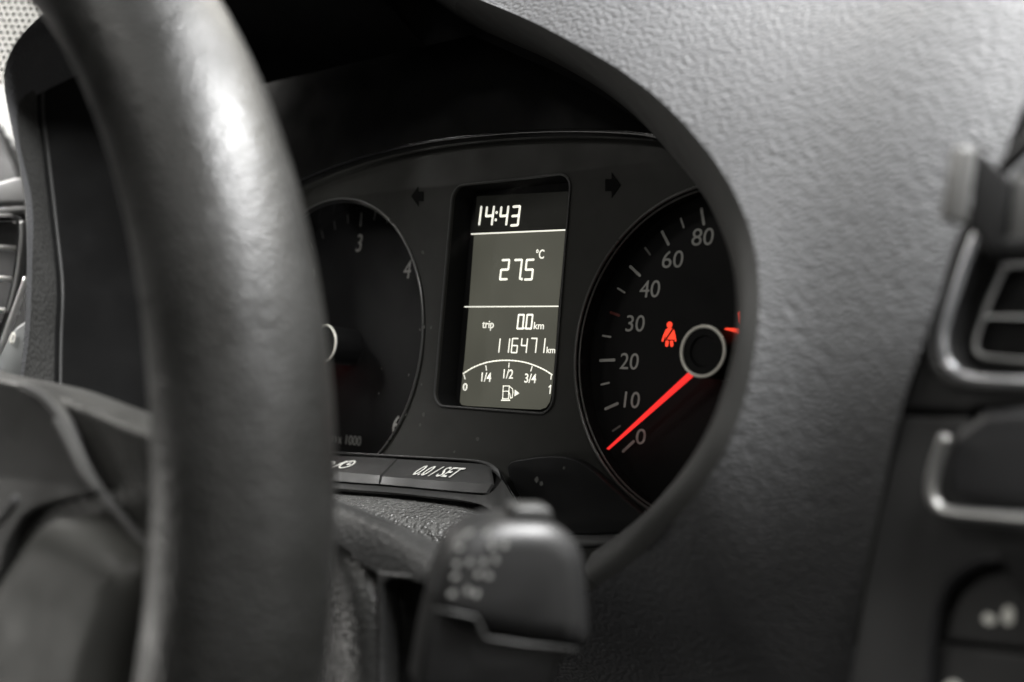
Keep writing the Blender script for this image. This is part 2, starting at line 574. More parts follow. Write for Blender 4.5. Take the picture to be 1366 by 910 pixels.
link('face_plate', face, plate_m, clu, auto=30)
# bright upper edge of the lens
arc3 = [(v[0], v[1] + 0.0006, 0.0035) for v in spline([tuple(v) for v in top_arc], 60)]
link('lens_edge', sweep(arc3, 0.0008, 8), gloss_black, clu)

def dial(cx, cy, name, zf, rd):
    d = link(name, plate(circle(cx, cy, rd + 0.002), (), zf, 0.001), dial_m, clu, smooth=False)
    wall = loft([[(cx + rd * 0.9995 * math.cos(a), cy + rd * 0.9995 * math.sin(a), z) for a in np.linspace(0, 2 * math.pi, 97)[:-1]] for z in (-0.0002, zf)], close_u=True, raw=True)
    link('dial_wall', wall, gloss_black, d)
    for rr, zz, th in ((rd, 0.0004, 0.00045), (rd - 0.0009, -0.0006, 0.0003)):
        pts = [(cx + rr * math.cos(a), cy + rr * math.sin(a), zz) for a in np.linspace(0, 2 * math.pi, 129)[:-1]]
        link('dial_ring', sweep(pts, th, 8, closed=True), ring_dark, d)
    return d
ZF = -0.0075
tach = dial(TX, 0.001, 'tachometer', ZTF, RT)
speed = dial(0.083, 0.0, 'speedometer', ZF, RD)

def tick(d, cx, ang, r0, r1, wd, m, zf=-0.0075):
    a = R(ang)
    me = stroke((cx + r0 * math.cos(a), r0 * math.sin(a)), (cx + r1 * math.cos(a), r1 * math.sin(a)), wd, zf, 0.0001)
    return link('tick_mark', me, m, d, smooth=False)
def numeral(d, cx, ang, r, s, ht, m=None, dx=0, dy=0, cond=0.86, zf=-0.0075):
    a = R(ang)
    me = text_mesh(s, None, ht, 0.10)
    me.transform(Matrix.Diagonal((cond, 1, 1, 1)))
    me.transform(Matrix.Translation((cx + r * math.cos(a) + dx, r * math.sin(a) + dy, zf)))
    return link('numeral', me, m or print_grey, d, smooth=False)
# tachometer 0..6
for k in range(7):
    a = 226.5 - 45 * k
    tick(tach, TX, a, 0.0484, 0.0535, 0.0007, print_grey, ZTF)
    numeral(tach, TX, a, 0.0415, str(k), 0.0070, zf=ZTF)
    if k < 6:
        for j in range(1, 5):
            tick(tach, TX, a - 9 * j, 0.0508, 0.0543, 0.0004, print_grey, ZTF)
print_text('x 1000', 466, 587, 31, 13, ZTF, print_dim, tach)
print_text('rpm', 435, 586.5, 26, 12, ZTF, print_dim, tach)
# speedometer
for v, a in ((0, 222), (10, 203), (20, 183.3), (30, 163.4), (40, 143.3), (60, 124), (80, 105)):
    if v == 30: tick(speed, 0.083, a, 0.0405, 0.0440, 0.0008, print_red_dim)
    else: tick(speed, 0.083, a, 0.0400 if v != 20 else 0.0394, 0.0448, 0.0009, print_grey)
for a in (212.5, 193, 173.3, 153.4, 133.6, 114.5):
    tick(speed, 0.083, a, 0.0418, 0.0448, 0.0006, print_dim if a > 200 or 130 < a < 140 else print_grey)
for k in range(1, 8):
    tick(speed, 0.083, 105 - 19.3 * k, 0.0400, 0.0448, 0.0009, print_grey)
for s, x, y, ww, hh in (('0', 855, 582.5, 13, 21), ('10', 843, 533.5, 21, 22), ('20', 839.5, 482, 25, 22), ('30', 847.5, 431.5, 25, 22),
                    ('40', 867, 385.5, 27, 23), ('60', 897.5, 346, 28, 23), ('80', 937.5, 316, 29, 23)):
    print_text(s, x, y, ww, hh, ZF, print_grey, speed, 'numeral', shear=0.05)
for k, s in enumerate(('100', '120', '140', '160', '180', '200')):
    a = R(76 - 24 * k)
    me = text_mesh(s, None, 0.0066, 0.05)
    me.transform(Matrix.Diagonal((0.86, 1, 1, 1)))
    me.transform(Matrix.Translation((0.083 + 0.034 * math.cos(a), 0.034 * math.sin(a), ZF)))
    link('numeral', me, print_grey, speed, smooth=False)

def lathe(cx, cy, prof, n=64):
    return loft([[(cx + r * math.cos(a), cy + r * math.sin(a), z) for a in np.linspace(0, 2 * math.pi, n + 1)[:-1]] for r, z in prof], close_u=True, raw=True)
for d, cx, dz, zf in ((tach, TX, -0.0043, ZTF), (speed, 0.083, 0.0, ZF)):
    link('hub_cap', lathe(cx, 0, [(0.0072, zf), (0.0072, 0.0035 + dz), (0.0068, 0.0042 + dz), (0.0045, 0.0040 + dz), (0.0042, 0.0034 + dz), (0.0001, 0.0033 + dz)]), dial_m, d, auto=25)
    pts = [(cx + 0.0070 * math.cos(a), 0.0070 * math.sin(a), 0.0043 + dz) for a in np.linspace(0, 2 * math.pi, 65)[:-1]]
    link('hub_ring', sweep(pts, 0.00048, 10, closed=True), hub_ring_m, d)
# needle
def needle(d, cx, ang, m, zn=-0.002):
    a = R(ang)
    ux, uy = math.cos(a), math.sin(a)
    V = []
    for r, hw in ((0.0074, 0.00105), (0.0455, 0.00040)):
        for s, z in ((-1, 0.0004), (0, 0.0013), (1, 0.0004), (0, -0.0004)):
            V.append((cx + ux * r - uy * s * hw, uy * r + ux * s * hw, z + zn))
    F = [(k, (k + 1) % 4, 4 + (k + 1) % 4, 4 + k) for k in range(4)] + [(0, 1, 2, 3), (4, 5, 6, 7)]
    return link('needle', mesh('needle', V, F), m, d, smooth=False)
tip = K(814.5, 597, -0.002)
needle(speed, 0.083, math.degrees(math.atan2(tip.y, tip.x - 0.083)), red_lit)
needle(tach, TX, 217, red_lit, -0.0075)

# seat-belt lamp: a figure with a crossing belt
def blob(pts_px, z=ZF, th=0.00015):
    P = [K(x, y, z) for x, y in pts_px]
    return plate([(p.x, p.y) for p in P], (), z + th, th)
belt = [plate(circle(*K(893.4, 433.4, ZF)[:2], 0.00095, 20), (), ZF + 0.00015, 0.00015),
        blob([(889, 439.5), (891.5, 437.6), (896, 437.6), (898.3, 439.5), (898.6, 445), (899.6, 453.2), (887.8, 453.2), (888.4, 446)]),
        line3([(889, 441), (886, 448), (884, 454.5)], 2.6, ZF), line3([(898.3, 441), (899.8, 448), (901, 454.5)], 2.6, ZF),
        line3([(890.2, 454.8), (889.6, 460.5)], 4.2, ZF), line3([(896, 454.8), (896.3, 460.5)], 4.2, ZF)]
link('seat_belt_lamp', merge(belt, 'belt'), red_lamp, speed, smooth=False, label='red lit seat belt warning lamp')
link('belt_strap', merge([line3([(898, 438.5), (889, 452)], 2.1, ZF + 0.0003), line3([(887, 453.6), (900, 453.9)], 1.3, ZF + 0.0003)], 's'), dial_m, speed, smooth=False)
def bar(p, q, wpx, m, name):
    return link(name, line3([p, q], wpx, ZF + 0.0001), m, speed, smooth=False)
bar((969, 441), (1000, 442.5), 6, red_lamp, 'warning_lamp')
bar((986, 418), (987, 430), 5, red_lamp, 'warning_lamp')
bar((957, 498.5), (985, 497), 6, amber_dim, 'warning_lamp')

# turn indicators (unlit)
def arrow(cx, cy, sg, k=1.0):
    pts = [(0, 0), (13, -17), (13, -8), (22, -8), (22, 8), (13, 8), (13, 17)]
    return blob([(cx + sg * (x - 11) * k * 0.95, cy + y * k) for x, y in pts], 0.0001, 0.00012)
arr = mat('arrow_unlit', (0.005, 0.005, 0.0048), 0.8, spec=0.05)
link('turn_arrow', arrow(557, 262, 1, 0.8), arr, clu, smooth=False)
link('turn_arrow', arrow(818, 247, -1, 1.0), arr, clu, smooth=False)

# ---- display
ZS = -0.0100
disp = link('display', plate(rrect(-0.0285, -0.0225, 0.0288, 0.0585, 0.006), (), ZS - 0.0006, 0.0015), void_m, clu, smooth=False)
link('recess_wall', loft([[(x, y, z) for x, y in rrect(-0.0265, -0.0205, 0.0268, 0.0562, 0.005)] for z in (-0.0012, -0.0016, ZS)], close_u=True, raw=True), hood_black, disp, auto=40)
pts = [(x, y, 0.0003) for x, y in disp_hole]
link('bezel_edge', sweep(pts, 0.0004, 8, closed=True), soft_black, disp)
c = [K(x, y, ZS) for x, y in ((633, 312.6), (754.5, 307.2), (726, 547), (614.5, 541))]
xl0, xl1 = c[0].x, c[3].x
def scr(pts): return [(K(x, y, ZS).x, K(x, y, ZS).y) for x, y in pts]
lower = scr([(633, 312.8), (754.5, 307.4), (749.5, 360), (744.6, 409), (741, 460), (737.5, 505), (735, 527), (733, 536), (728, 543.5), (720, 546.5), (690, 545.2), (650, 543), (622, 541.5), (616, 540), (614, 536), (614.5, 528), (620, 480), (626, 409)])
link('screen', plate(lower, (), ZS + 0.0002, 0.0004), lcd_bg, disp, smooth=False)
head = scr([(636.5, 262), (758, 255.3), (754.7, 305.5), (633.2, 310.6)])
link('header_screen', plate(head, (), ZS + 0.0002, 0.0004), lcd_head, disp, smooth=False)
ZT = ZS + 0.0003
def seg_px(items, wpx, top, bot, sw, slant, name='digits'):
    ms = []
    cy = (top + bot) / 2
    _, ht = px_size(700, cy, 10, bot - top, ZT)
    swm = sw * ht
    for ch, xl in items:
        a, b = K(xl, cy, ZT), K(xl + wpx, cy, ZT)
        y0 = a.y - ht / 2
        sh = -slant * ht / 2
        if ch == ':':
            for yy in (0.3, 0.7):
                ms.append(plate(circle(a.x + sh + slant * yy * ht, y0 + yy * ht, swm * 0.62, 12), (), ZT + 0.00008, 0.00008))
        elif ch == '.':
            ms.append(plate(circle(a.x + sh, y0 + swm * 0.2, swm * 0.62, 12), (), ZT + 0.00008, 0.00008))
        else:
            q = segments(ch, a.x + sh, y0, b.x - a.x, ht, swm, slant)
            for m_ in q: m_.transform(Matrix.Translation((0, 0, ZT)))
            ms += q
    return link(name, merge(ms, 'digits'), lcd_on, disp, smooth=False)
seg_px([('1', 631.5), ('4', 648.3), (':', 662), ('4', 667.5), ('3', 683)], 9.2, 276, 301, 0.13, 0.05)
link('screen_line', line3([(629, 312.4), (754.5, 306.9)], 1.9, ZT), lcd_on, disp, smooth=False)
seg_px([('2', 668.5), ('7', 685.3), ('.', 697.4), ('5', 701.3)], 9.6, 347, 373, 0.12, 0.04)
print_text('°C', 720.5, 339, 11, 13, ZT, lcd_on, disp, 'unit', weight=0.015)
link('screen_line', line3([(620, 409.4), (744.6, 408.7)], 1.7, ZT), lcd_on, disp, smooth=False)
print_text('trip', 651, 434.6, 15.5, 13, ZT, lcd_on, disp, 'caption', weight=0.01)
seg_px([('0', 691), ('.', 699.8), ('0', 702.5)], 7.2, 420, 438.5, 0.14, 0.03)
print_text('km', 719, 434.5, 13.5, 9.5, ZT, lcd_on, disp, 'unit', weight=0.01)
seg_px([('1', 659), ('1', 671.8), ('6', 683), ('4', 695.5), ('7', 708), ('1', 719)], 7.4, 451.5, 470.5, 0.10, 0.03)
print_text('km', 735, 467, 11.5, 8.5, ZT, lcd_on, disp, 'unit', weight=0.01)
ap = spline([(618, 498.5), (632, 490), (648, 484), (663, 481.4), (678.5, 480.8), (695, 482.4), (710, 486.4), (725, 492.8), (736.6, 500)], 30)
link('fuel_arc', line3([tuple(q) for q in ap], 1.7, ZT), lcd_on, disp, smooth=False)
for p, q in (((619, 500.5), (620.6, 505.6)), ((648.2, 488), (649.2, 494)), ((679.3, 484.5), (678.8, 490)), ((710, 489), (708.2, 495)), ((735.5, 501), (735, 506))):
    link('fuel_tick', line3([p, q], 1.4, ZT), lcd_on, disp, smooth=False)
for s, x, y, ww, hh in (('1/4', 648.8, 503.2, 13, 12.5), ('1/2', 678.2, 499, 13, 12.5), ('3/4', 707.6, 504.8, 15.5, 12.5), ('0', 620.5, 516.3, 6, 10), ('1', 733.8, 519.8, 4, 11.5)):
    (print_text(s, x, y, ww, hh, ZT, lcd_on, disp, 'caption', weight=0.012) if s != '1' else link('caption', line3([(732.5, 516.5), (734.8, 514.3), (733.6, 525)], 1.5, ZT), lcd_on, disp, smooth=False))
pump = [line3([(671.5, 515), (679.5, 515), (678.3, 532), (670.6, 532), (671.5, 515)], 1.2, ZT), line3([(671, 522), (679, 522)], 1.1, ZT), line3([(669, 534), (680, 534)], 1.8, ZT),
        line3([(680.5, 516), (683.8, 519), (684.4, 524), (683.4, 530.5), (681.2, 531.2), (680, 525), (678.8, 523.5)], 1.1, ZT)]
link('fuel_pump_symbol', merge(pump, 'pump'), lcd_on, disp, smooth=False)
link('fuel_arrow', blob([(687, 520), (692.8, 524.8), (686.6, 528.6)], ZT), lcd_on, disp, smooth=False)

# ---- trip buttons on their ledge
def rowK(pts, z): return [K(x, y, z) for x, y in pts]
top_edge = [(330, 597), (440, 602.5), (515, 606.5), (580, 610), (636, 613.5), (656, 619), (668, 630), (678, 648), (690, 668), (702, 686)]
in_edge = [(330, 601), (440, 606), (515, 609.5), (580, 613), (634, 617), (651, 622), (660, 631), (662, 640), (657, 650), (650, 657)]
led = link('button_panel', loft([rowK(top_edge, -0.001), rowK(top_edge, 0.004), rowK(in_edge, 0.0035), rowK(in_edge, 0.000)], 60), soft_black, clu)
low_in = [(330, 632), (440, 643.5), (515, 648), (580, 654.5), (630, 658.5), (650, 659.5), (660, 648), (668, 640)]
low_out = [(330, 640), (440, 650.5), (515, 656), (580, 662.5), (618, 667.5), (641, 673), (668, 689), (700, 690)]
low_in2 = [(330, 632), (440, 643.5), (515, 649), (580, 655), (630, 659.5), (648, 660.5), (661, 652), (670, 640), (676, 650), (690, 672)]
low_o2 = [(330, 640), (440, 650.8), (515, 656.5), (580, 663), (618, 667.8), (640, 672.5), (654, 680), (668, 690), (684, 692), (702, 690)]
link('ledge', loft([rowK(low_in2, 0.0125), rowK(low_in2, 0.0165), rowK(low_o2, 0.0185), rowK(low_o2, 0.004)], 60), soft_black, clu, auto=50)
link('panel_end', loft([rowK([(664, 624), (668, 640), (661, 652)], 0.006), rowK([(669, 631), (679, 650), (690, 672)], 0.010)], 12), soft_black, clu)
link('button_well', loft([rowK(in_edge, 0.000), rowK([(330, 634), (440, 645), (515, 650), (580, 656), (634, 660), (650, 660), (656, 655), (660, 650), (660, 648), (660, 646)], 0.011)], 40), void_m, clu)
def button(name, back, front, foot, txt_fn, label):
    rows = [rowK(back, 0.0005), rowK(back, 0.0045), rowK(front, 0.0155), rowK(foot, 0.0168), rowK(foot, 0.006)]
    b = link('trip_button', loft(rows, 24, thick=(0, -0.0004, -0.0012)), soft_black, clu, auto=28, label=label)
    txt_fn(b)
    return b
def btn_plane(back, front):
    a, b_, c_ = K(*back[0], 0.0045), K(*back[-1], 0.0045), K(*front[0], 0.0155)
    ex = (b_ - a)
    ey = (a - c_)
    return ex, ey
b2_back = [(531, 612.5), (570, 614.8), (610, 617), (640, 619), (652, 623)]
b2_front = [(510, 635.5), (550, 639), (600, 642.5), (640, 645), (656, 645.5)]
b2_foot = [(507.5, 646), (550, 649.8), (600, 654.5), (630, 657), (648, 658)]
def surf_text(back, front, s, cx, cy, wpx, hpx, parent, m, shear=0.0, weight=0.0, me=None):
    if back[0][0] < 400: back, front = back[2:], front[2:]
    a, b_, c_, d_ = K(*back[0], 0.0045), K(*back[-2], 0.0045), K(*front[0], 0.0155), K(*front[-2], 0.0155)
    ex = (d_ - c_).normalized()
    nrm = ex.cross((a - c_)).normalized()
    ey = nrm.cross(ex)
    def hit(px, py):
        d = np.array([(px - 683) / FPX, -(py - 455) / FPX, -1.0]) @ RM
        d = Vector(d); o = Vector(CAM)
        return o + d * ((c_ - o).dot(nrm) / d.dot(nrm))
    wd = abs((hit(cx + wpx / 2, cy) - hit(cx - wpx / 2, cy)).dot(ex))
    ht = abs((hit(cx, cy - hpx / 2) - hit(cx, cy + hpx / 2)).dot(ey))
    B = tri_basis(hit(cx, cy) + nrm * 0.0004, ex, ey)
    if me is None: me = text_mesh(s, wd, ht, shear, weight=weight)
    else: me.transform(Matrix.Diagonal((wd, ht, 1, 1)))
    me.transform(B)
    return link('lettering', me, m, parent, smooth=False)
button('trip_button', b2_back, b2_front, b2_foot, lambda b: surf_text(b2_back, b2_front, '0.0 / SET', 585, 630.5, 61, 14, b, print_white, 0.0, 0.012), 'trip button lettered 0.0 / SET')
b1_back = [(330, 602.5), (400, 605.5), (440, 607.5), (490, 610), (529, 612)]
b1_front = [(330, 617), (400, 625), (440, 628.5), (480, 632), (507, 634.5)]
b1_foot = [(330, 628), (400, 637), (440, 641), (480, 644.2), (505, 645.5)]
def clock(b):
    ms = []
    for k in range(20):
        a0, a1 = 2 * math.pi * k / 20, 2 * math.pi * (k + 1) / 20
        ms.append(stroke((0.5 * math.cos(a0) + 0.0, 0.5 * math.sin(a0)), (0.5 * math.cos(a1), 0.5 * math.sin(a1)), 0.13))
    ms += [stroke((0, 0), (0, 0.32), 0.11), stroke((0, 0), (0.28, 0), 0.11)]
    surf_text(b1_back, b1_front, '', 463.5, 621, 15, 10.5, b, print_white, me=merge(ms, 'clock'))
    surf_text(b1_back, b1_front, '/', 451.5, 621.5, 9, 12, b, print_white, 0.0, 0.012)
    ms = [stroke((-0.4, 0.35), (0.3, 0.35), 0.14), stroke((0.3, 0.35), (0.45, 0.1), 0.14), stroke((0.45, 0.1), (0.3, -0.35), 0.14), stroke((0.3, -0.35), (0.1, -0.35), 0.14)]
    surf_text(b1_back, b1_front, '', 438, 620.5, 15, 9, b, print_white, me=merge(ms, 'back'))
button('trip_button', b1_back, b1_front, b1_foot, clock, 'trip button with a clock symbol')

# ---- glossy lower part of the lens
lo = rowK([(676, 622), (705, 611), (742, 608), (768, 613), (792, 629), (822, 656), (860, 689), (876, 702), (850, 708), (800, 713), (745, 711), (712, 697), (694, 665)], 0.004)
LP = mat('lower_panel_black', (0.008, 0.008, 0.008), 0.4, spec=0.3)
link('lower_panel', plate([(v[0], v[1]) for v in spline([(v.x, v.y, 0) for v in lo], 60, True)], (), 0.004, 0.004, 0.0006), LP, clu, auto=35)
link('lower_rail', loft([rowK([(690, 714), (745, 713), (800, 714), (850, 709), (885, 697)], 0.006), rowK([(690, 718), (745, 718), (800, 719), (850, 714), (885, 702)], 0.011), rowK([(690, 729), (750, 729), (800, 727), (850, 718), (885, 706)], 0.013),
                         rowK([(690, 733), (750, 733), (800, 731), (850, 722), (885, 709)], 0.008)], 30), soft_black, clu)

# ---- clear lens in front of the faces
glass = bpy.data.materials.new('clear_lens')
glass.use_nodes = True
nt = glass.node_tree
for nd in list(nt.nodes): nt.nodes.remove(nd)
out = nt.nodes.new('ShaderNodeOutputMaterial')
mx = nt.nodes.new('ShaderNodeMixShader')
fr = nt.nodes.new('ShaderNodeFresnel'); fr.inputs['IOR'].default_value = 1.10
tr = nt.nodes.new('ShaderNodeBsdfTransparent')
gl = nt.nodes.new('ShaderNodeBsdfGlossy'); gl.inputs['Roughness'].default_value = 0.03
nt.links.new(fr.outputs[0], mx.inputs[0]); nt.links.new(tr.outputs[0], mx.inputs[1]); nt.links.new(gl.outputs[0], mx.inputs[2])
nt.links.new(mx.outputs[0], out.inputs['Surface'])
lens_out = [(v[0], v[1] - 0.001) for v in spline([tuple(v) for v in top_arc], 40)] + [(0.135, 0.05), (0.135, -0.04), (0.02, -0.034), (-0.15, -0.034)]
link('clear_lens', mesh('lens', [(x, y, 0.0075) for x, y in lens_out], [tuple(range(len(lens_out)))]), glass, clu, smooth=False)
# dust and wipe specks on the lens
ms = []
for (x, y, r) in ((545, 500, 2.0), (562, 513, 1.8), (541, 553, 1.9), (565, 553, 2.6), (560, 567, 2.2), (637, 586, 2.6), (606, 603, 1.6), (565, 436, 3.2), (560, 440, 2), (575, 437, 2), (564, 337, 2.6), (505, 525, 1.4), (509, 492, 1.2), (752, 624, 1.6), (716, 640, 3.2), (722, 645, 2.4)):
    cx, cy, _ = K(x, y, 0.008)
    ms.append(plate([(cx + r * 0.00030 * (0.6 + 0.6 * random.random()) * math.cos(a), cy + r * 0.00030 * (0.6 + 0.6 * random.random()) * math.sin(a)) for a in np.linspace(0, 6.2, 9)], (), 0.008, 0.00005))
dust = link('dust_speck', merge(ms, 'dust'), mat('dust', (0.055, 0.055, 0.05), 0.9), clu, smooth=False)
dust['kind'] = 'stuff'

# ================================================================== GRAINED STRIP + COLUMN
colm = thing('steering_column', 'black grained steering column shroud with a dark slot below the dials', 'steering column', (0.02, -0.08, 0.06))
gs_top = rowK([(380, 655), (450, 661), (500, 664.5), (540, 669), (580, 674), (610, 679), (640, 690), (665, 706)], 0.020)
gs_mid = rowK([(380, 668), (450, 675), (500, 683), (540, 692), (580, 700), (610, 708), (640, 716), (665, 724)], 0.030)
gs_bot = rowK([(380, 690), (450, 697), (500, 710), (540, 722), (580, 730), (610, 733), (640, 738), (665, 744)], 0.036)
link('knee_trim', loft([[v + Vector((0, 0.001, -0.012)) for v in gs_top], gs_top, gs_mid, gs_bot, [v + Vector((0, -0.01, -0.01)) for v in gs_bot]], 50), grain_strip_m, dash, label='coarse grained strip above the column shroud')
# shroud: top skin and right flank
sh0 = rowK([(330, 640), (400, 655), (460, 671), (510, 690), (560, 712), (605, 735), (650, 765), (690, 800)], 0.0800)
sh1 = rowK([(330, 660), (400, 672), (455, 690), (510, 712), (560, 738), (600, 760), (650, 800), (690, 840)], 0.0852)
sh2 = rowK([(330, 690), (400, 700), (452, 725), (505, 765), (560, 772), (600, 790), (650, 830), (690, 870)], 0.0872)
sh3 = rowK([(330, 960), (400, 960), (440, 960), (500, 960), (560, 960), (600, 960), (650, 960), (690, 960)], 0.088)
rs = [[v + Vector((0, -0.020, -0.03)) for v in sh0], sh0, [a.lerp(b, 0.5) + Vector((0, 0.0015, 0.001)) for a, b in zip(sh0, sh1)], sh1, [a.lerp(b, 0.5) + Vector((0, 0.0, 0.0005)) for a, b in zip(sh1, sh2)], sh2]
link('shroud_top', loft(rs, 40), col_leather, colm)
fp = lambda pts: [(K(x, y, 0.0885).x, K(x, y, 0.0885).y) for x, y in pts]
cols = [[K(x, y0 + (1000 - y0) * t, z - 0.004 * (1 - t) ** 6) for t in np.linspace(0, 1, 10)] for x, y0, z in
        ((395, 690, 0.055), (412, 698, 0.070), (428, 707, 0.080), (444, 716, 0.0860), (460, 728, 0.0888), (478, 744, 0.0893), (492, 754, 0.0888), (503, 762, 0.0876))]
link('shroud_flank', loft(cols, 24), mat('column_glossy', (0.022, 0.022, 0.021), 0.30, grain=('leather', 900, 0.6, 0.0004)), colm)  # smoother than the shroud top so the flank catches a highlight
front = fp([(500, 761), (505, 763), (540, 766), (600, 788), (650, 828), (690, 868), (690, 1000), (500, 1000)])
slot = fp([(520, 773), (575, 775), (590, 786), (600, 800), (600, 900), (590, 935), (512, 935), (505, 925), (505, 800), (508, 780)])
link('shroud_front', plate(front, [slot], 0.0878, 0.006, 0.0008), col_leather, colm, auto=40)
link('slot_lining', plate(fp([(495, 760), (620, 760), (620, 950), (495, 950)]), (), 0.080, 0.001), void_m, colm, smooth=False)
# ================================================================== WIPER STALK
stalk_o = K(690, 800, 0.125)
stk = thing('wiper_stalk', 'black wiper stalk with blurred white markings right of the steering column', 'wiper stalk', stalk_o)
ZK = 0.128
bx = Matrix.Translation(stalk_o)
# its face is turned towards the passenger seat
fx = (Vector(RM[0]) * 0.97 + Vector(RM[2]) * -0.20).normalized()
fy = Vector(RM[1])
fn = fx.cross(fy).normalized()
D0 = 0.212
Pc = Vector(CAM) + D0 * Vector(np.array([(690 - 683) / FPX, -(790 - 455) / FPX, -1.0]) @ RM)
SB = tri_basis(Pc, fx, fy)
SBi = SB.inverted()
def on_face(px, py, off=0.0):
    d = Vector(np.array([(px - 683) / FPX, -(py - 455) / FPX, -1.0]) @ RM); o = Vector(CAM)
    n_ = Vector(SB.col[2][:3]); c0 = Pc + n_ * off
    h = o + d * ((c0 - o).dot(n_) / d.dot(n_))
    q = SBi @ h
    return (q.x, q.y)
head_px = [(583, 812), (592, 775), (604, 742), (618, 722), (640, 707), (668, 698), (705, 697), (740, 701), (766, 716), (783, 742), (790, 790), (792, 850), (786, 866), (770, 872), (700, 862), (640, 850), (600, 836)]
head_s = [tuple(v[:2]) for v in spline([(*on_face(*q), 0) for q in head_px], 70, True)]
link('stalk_head', plate(head_s, (), 0.0, 0.022, 0.0052, SB, res=6), stalk_m, stk, auto=50)
low_px = [(560, 930), (572, 860), (582, 815), (635, 826), (650, 852), (772, 868), (770, 880), (755, 890), (745, 930)]
link('stalk_base', plate([on_face(*q) for q in low_px], (), -0.0035, 0.016, 0.0015, SB), mat('stalk_shaded', (0.008, 0.008, 0.008), 0.6, spec=0.3), stk, auto=40)  # darker than the head: shade put into the base colour
link('seam_line', sweep([SB @ Vector((*on_face(*q), 0.0002)) for q in ((580, 812), (634, 823), (641, 836), (648, 851), (700, 859), (768, 866))], 0.0003, 8), soft_black, stk)
nub = [on_face(*q) for q in ((690, 700), (690, 684), (696, 680), (738, 681), (743, 686), (745, 702))]
link('end_button', plate(nub, (), -0.004, 0.009, 0.001, SB), soft_black, stk, auto=40)
# markings, four slanted columns
marks = []
def mark(px, py, wd, ht, rot):
    a, b = on_face(px, py)
    s = 0.212 / FPX
    me = plate([(x * wd * s * 0.85, y * ht * s * 0.7) for x, y in ((-.5, -.5), (.5, -.5), (.5, .5), (-.5, .5))], (), 0.00012, 0.0001)
    me.transform(Matrix.Rotation(R(rot), 4, 'Z'))
    me.transform(SB @ Matrix.Translation((a, b, 0)))
    marks.append(me)
for px, py, w_, h_ in ((625, 711, 13, 8), (650, 710, 13, 8), (613, 731, 9, 8), (609, 752, 9, 9), (607, 769, 10, 8), (603, 792, 10, 9), (627, 750, 7, 11), (624, 788, 7, 12),
                       (656, 727, 7, 17), (645, 750, 7, 13), (638, 766, 9, 9), (635, 792, 9, 11), (673, 727, 9, 12), (661, 746, 6, 13), (652, 768, 8, 10)):
    mark(px, py, w_, h_, 14 if py > 715 else 24)
link('lettering', merge(marks, 'marks'), mat('stalk_print', (0.22, 0.22, 0.21), 0.6), stk, smooth=False, label='white wiper markings')
# arm running back into the slot
a0 = Pc + fx * -0.006 + fy * -0.008 + fn * -0.014
a1 = K(610, 860, 0.060)
link('stalk_arm', sweep([a0, a0 * 0.6 + a1 * 0.4, a1], [0.0065, 0.0065, 0.006], 16), stalk_m, stk)

# ================================================================== STEERING WHEEL
WC = Vector((-0.0728, -0.0543, 0.1658)); WR, WT = 0.1547, 0.0165
N = Vector((0.1136, -0.0369, 1)).normalized()
U = Vector((0, 1, 0)).cross(N).normalized(); W = N.cross(U)
whl = thing('steering_wheel', 'dark grey leather steering wheel crossing in front of the dials', 'steering wheel', WC)
V, F = [], []
na, nb = 160, 32
for i in range(na):
    a = 2 * math.pi * i / na
    e = U * math.cos(a) + W * math.sin(a)
    for k in range(nb):
        b = 2 * math.pi * k / nb
        V.append(WC + e * (WR + WT * math.cos(b)) + N * (WT * math.sin(b)))
for i in range(na):
    for k in range(nb):
        F.append((i * nb + k, ((i + 1) % na) * nb + k, ((i + 1) % na) * nb + (k + 1) % nb, i * nb + (k + 1) % nb))
link('rim', mesh('rim', V, F), rim_leather, whl)
def wp(px, py, off=0.0):
    d = Vector(np.array([(px - 683) / FPX, -(py - 455) / FPX, -1.0]) @ RM); o = Vector(CAM)
    c0 = WC + N * off
    return o + d * ((c0 - o).dot(N) / d.dot(N))
WB = tri_basis(WC, U, W); WBi = WB.inverted()
def w2(px, py, off): q = WBi @ wp(px, py, off); return (q.x, q.y)
def wheel_plate(pts, off, depth, bev, n=60):
    P = [tuple(v[:2]) for v in spline([(*w2(x, y, off), 0) for x, y in pts], n, True)]
    return plate(P, (), off, depth, bev, WB, res=5)
# spoke skin (behind), pad, airbag cover
link('spoke', wheel_plate([(-160, 470), (-60, 495), (0, 508), (42, 518), (110, 544), (200, 580), (290, 612), (300, 700), (230, 760), (190, 720), (140, 700), (60, 760), (-160, 760)], -0.004, 0.016, 0.0018), mat('spoke_leather', (0.034, 0.034, 0.032), 0.55, grain=('leather', 800, 0.6, 0.0005)), whl, auto=50)
link('horn_pad', wheel_plate([(-160, 480), (-60, 500), (0, 507), (36, 517), (66, 538), (90, 572), (112, 618), (132, 655), (100, 664), (60, 674), (32, 690), (10, 730), (-20, 790), (-160, 800)], -0.001, 0.010, 0.0014), soft_black, whl, auto=50)
link('pad_piping', sweep([wp(x, y, 0.0008) for x, y in ((30, 515), (56, 528), (80, 556), (102, 598), (124, 640), (150, 676), (190, 722), (210, 748))], 0.0009, 10, n=40), panel_m, whl)
link('trim_strip', sweep([wp(x, y, 0.0022) for x, y in ((74, 560), (92, 594), (110, 630), (131, 655))], 0.0006, 8, n=20), panel_m, whl)
link('gap_lining', wheel_plate([(-160, 700), (0, 700), (40, 675), (120, 660), (160, 690), (195, 740), (185, 860), (150, 980), (-160, 980)], -0.012, 0.004, 0.001), void_m, whl, auto=50)
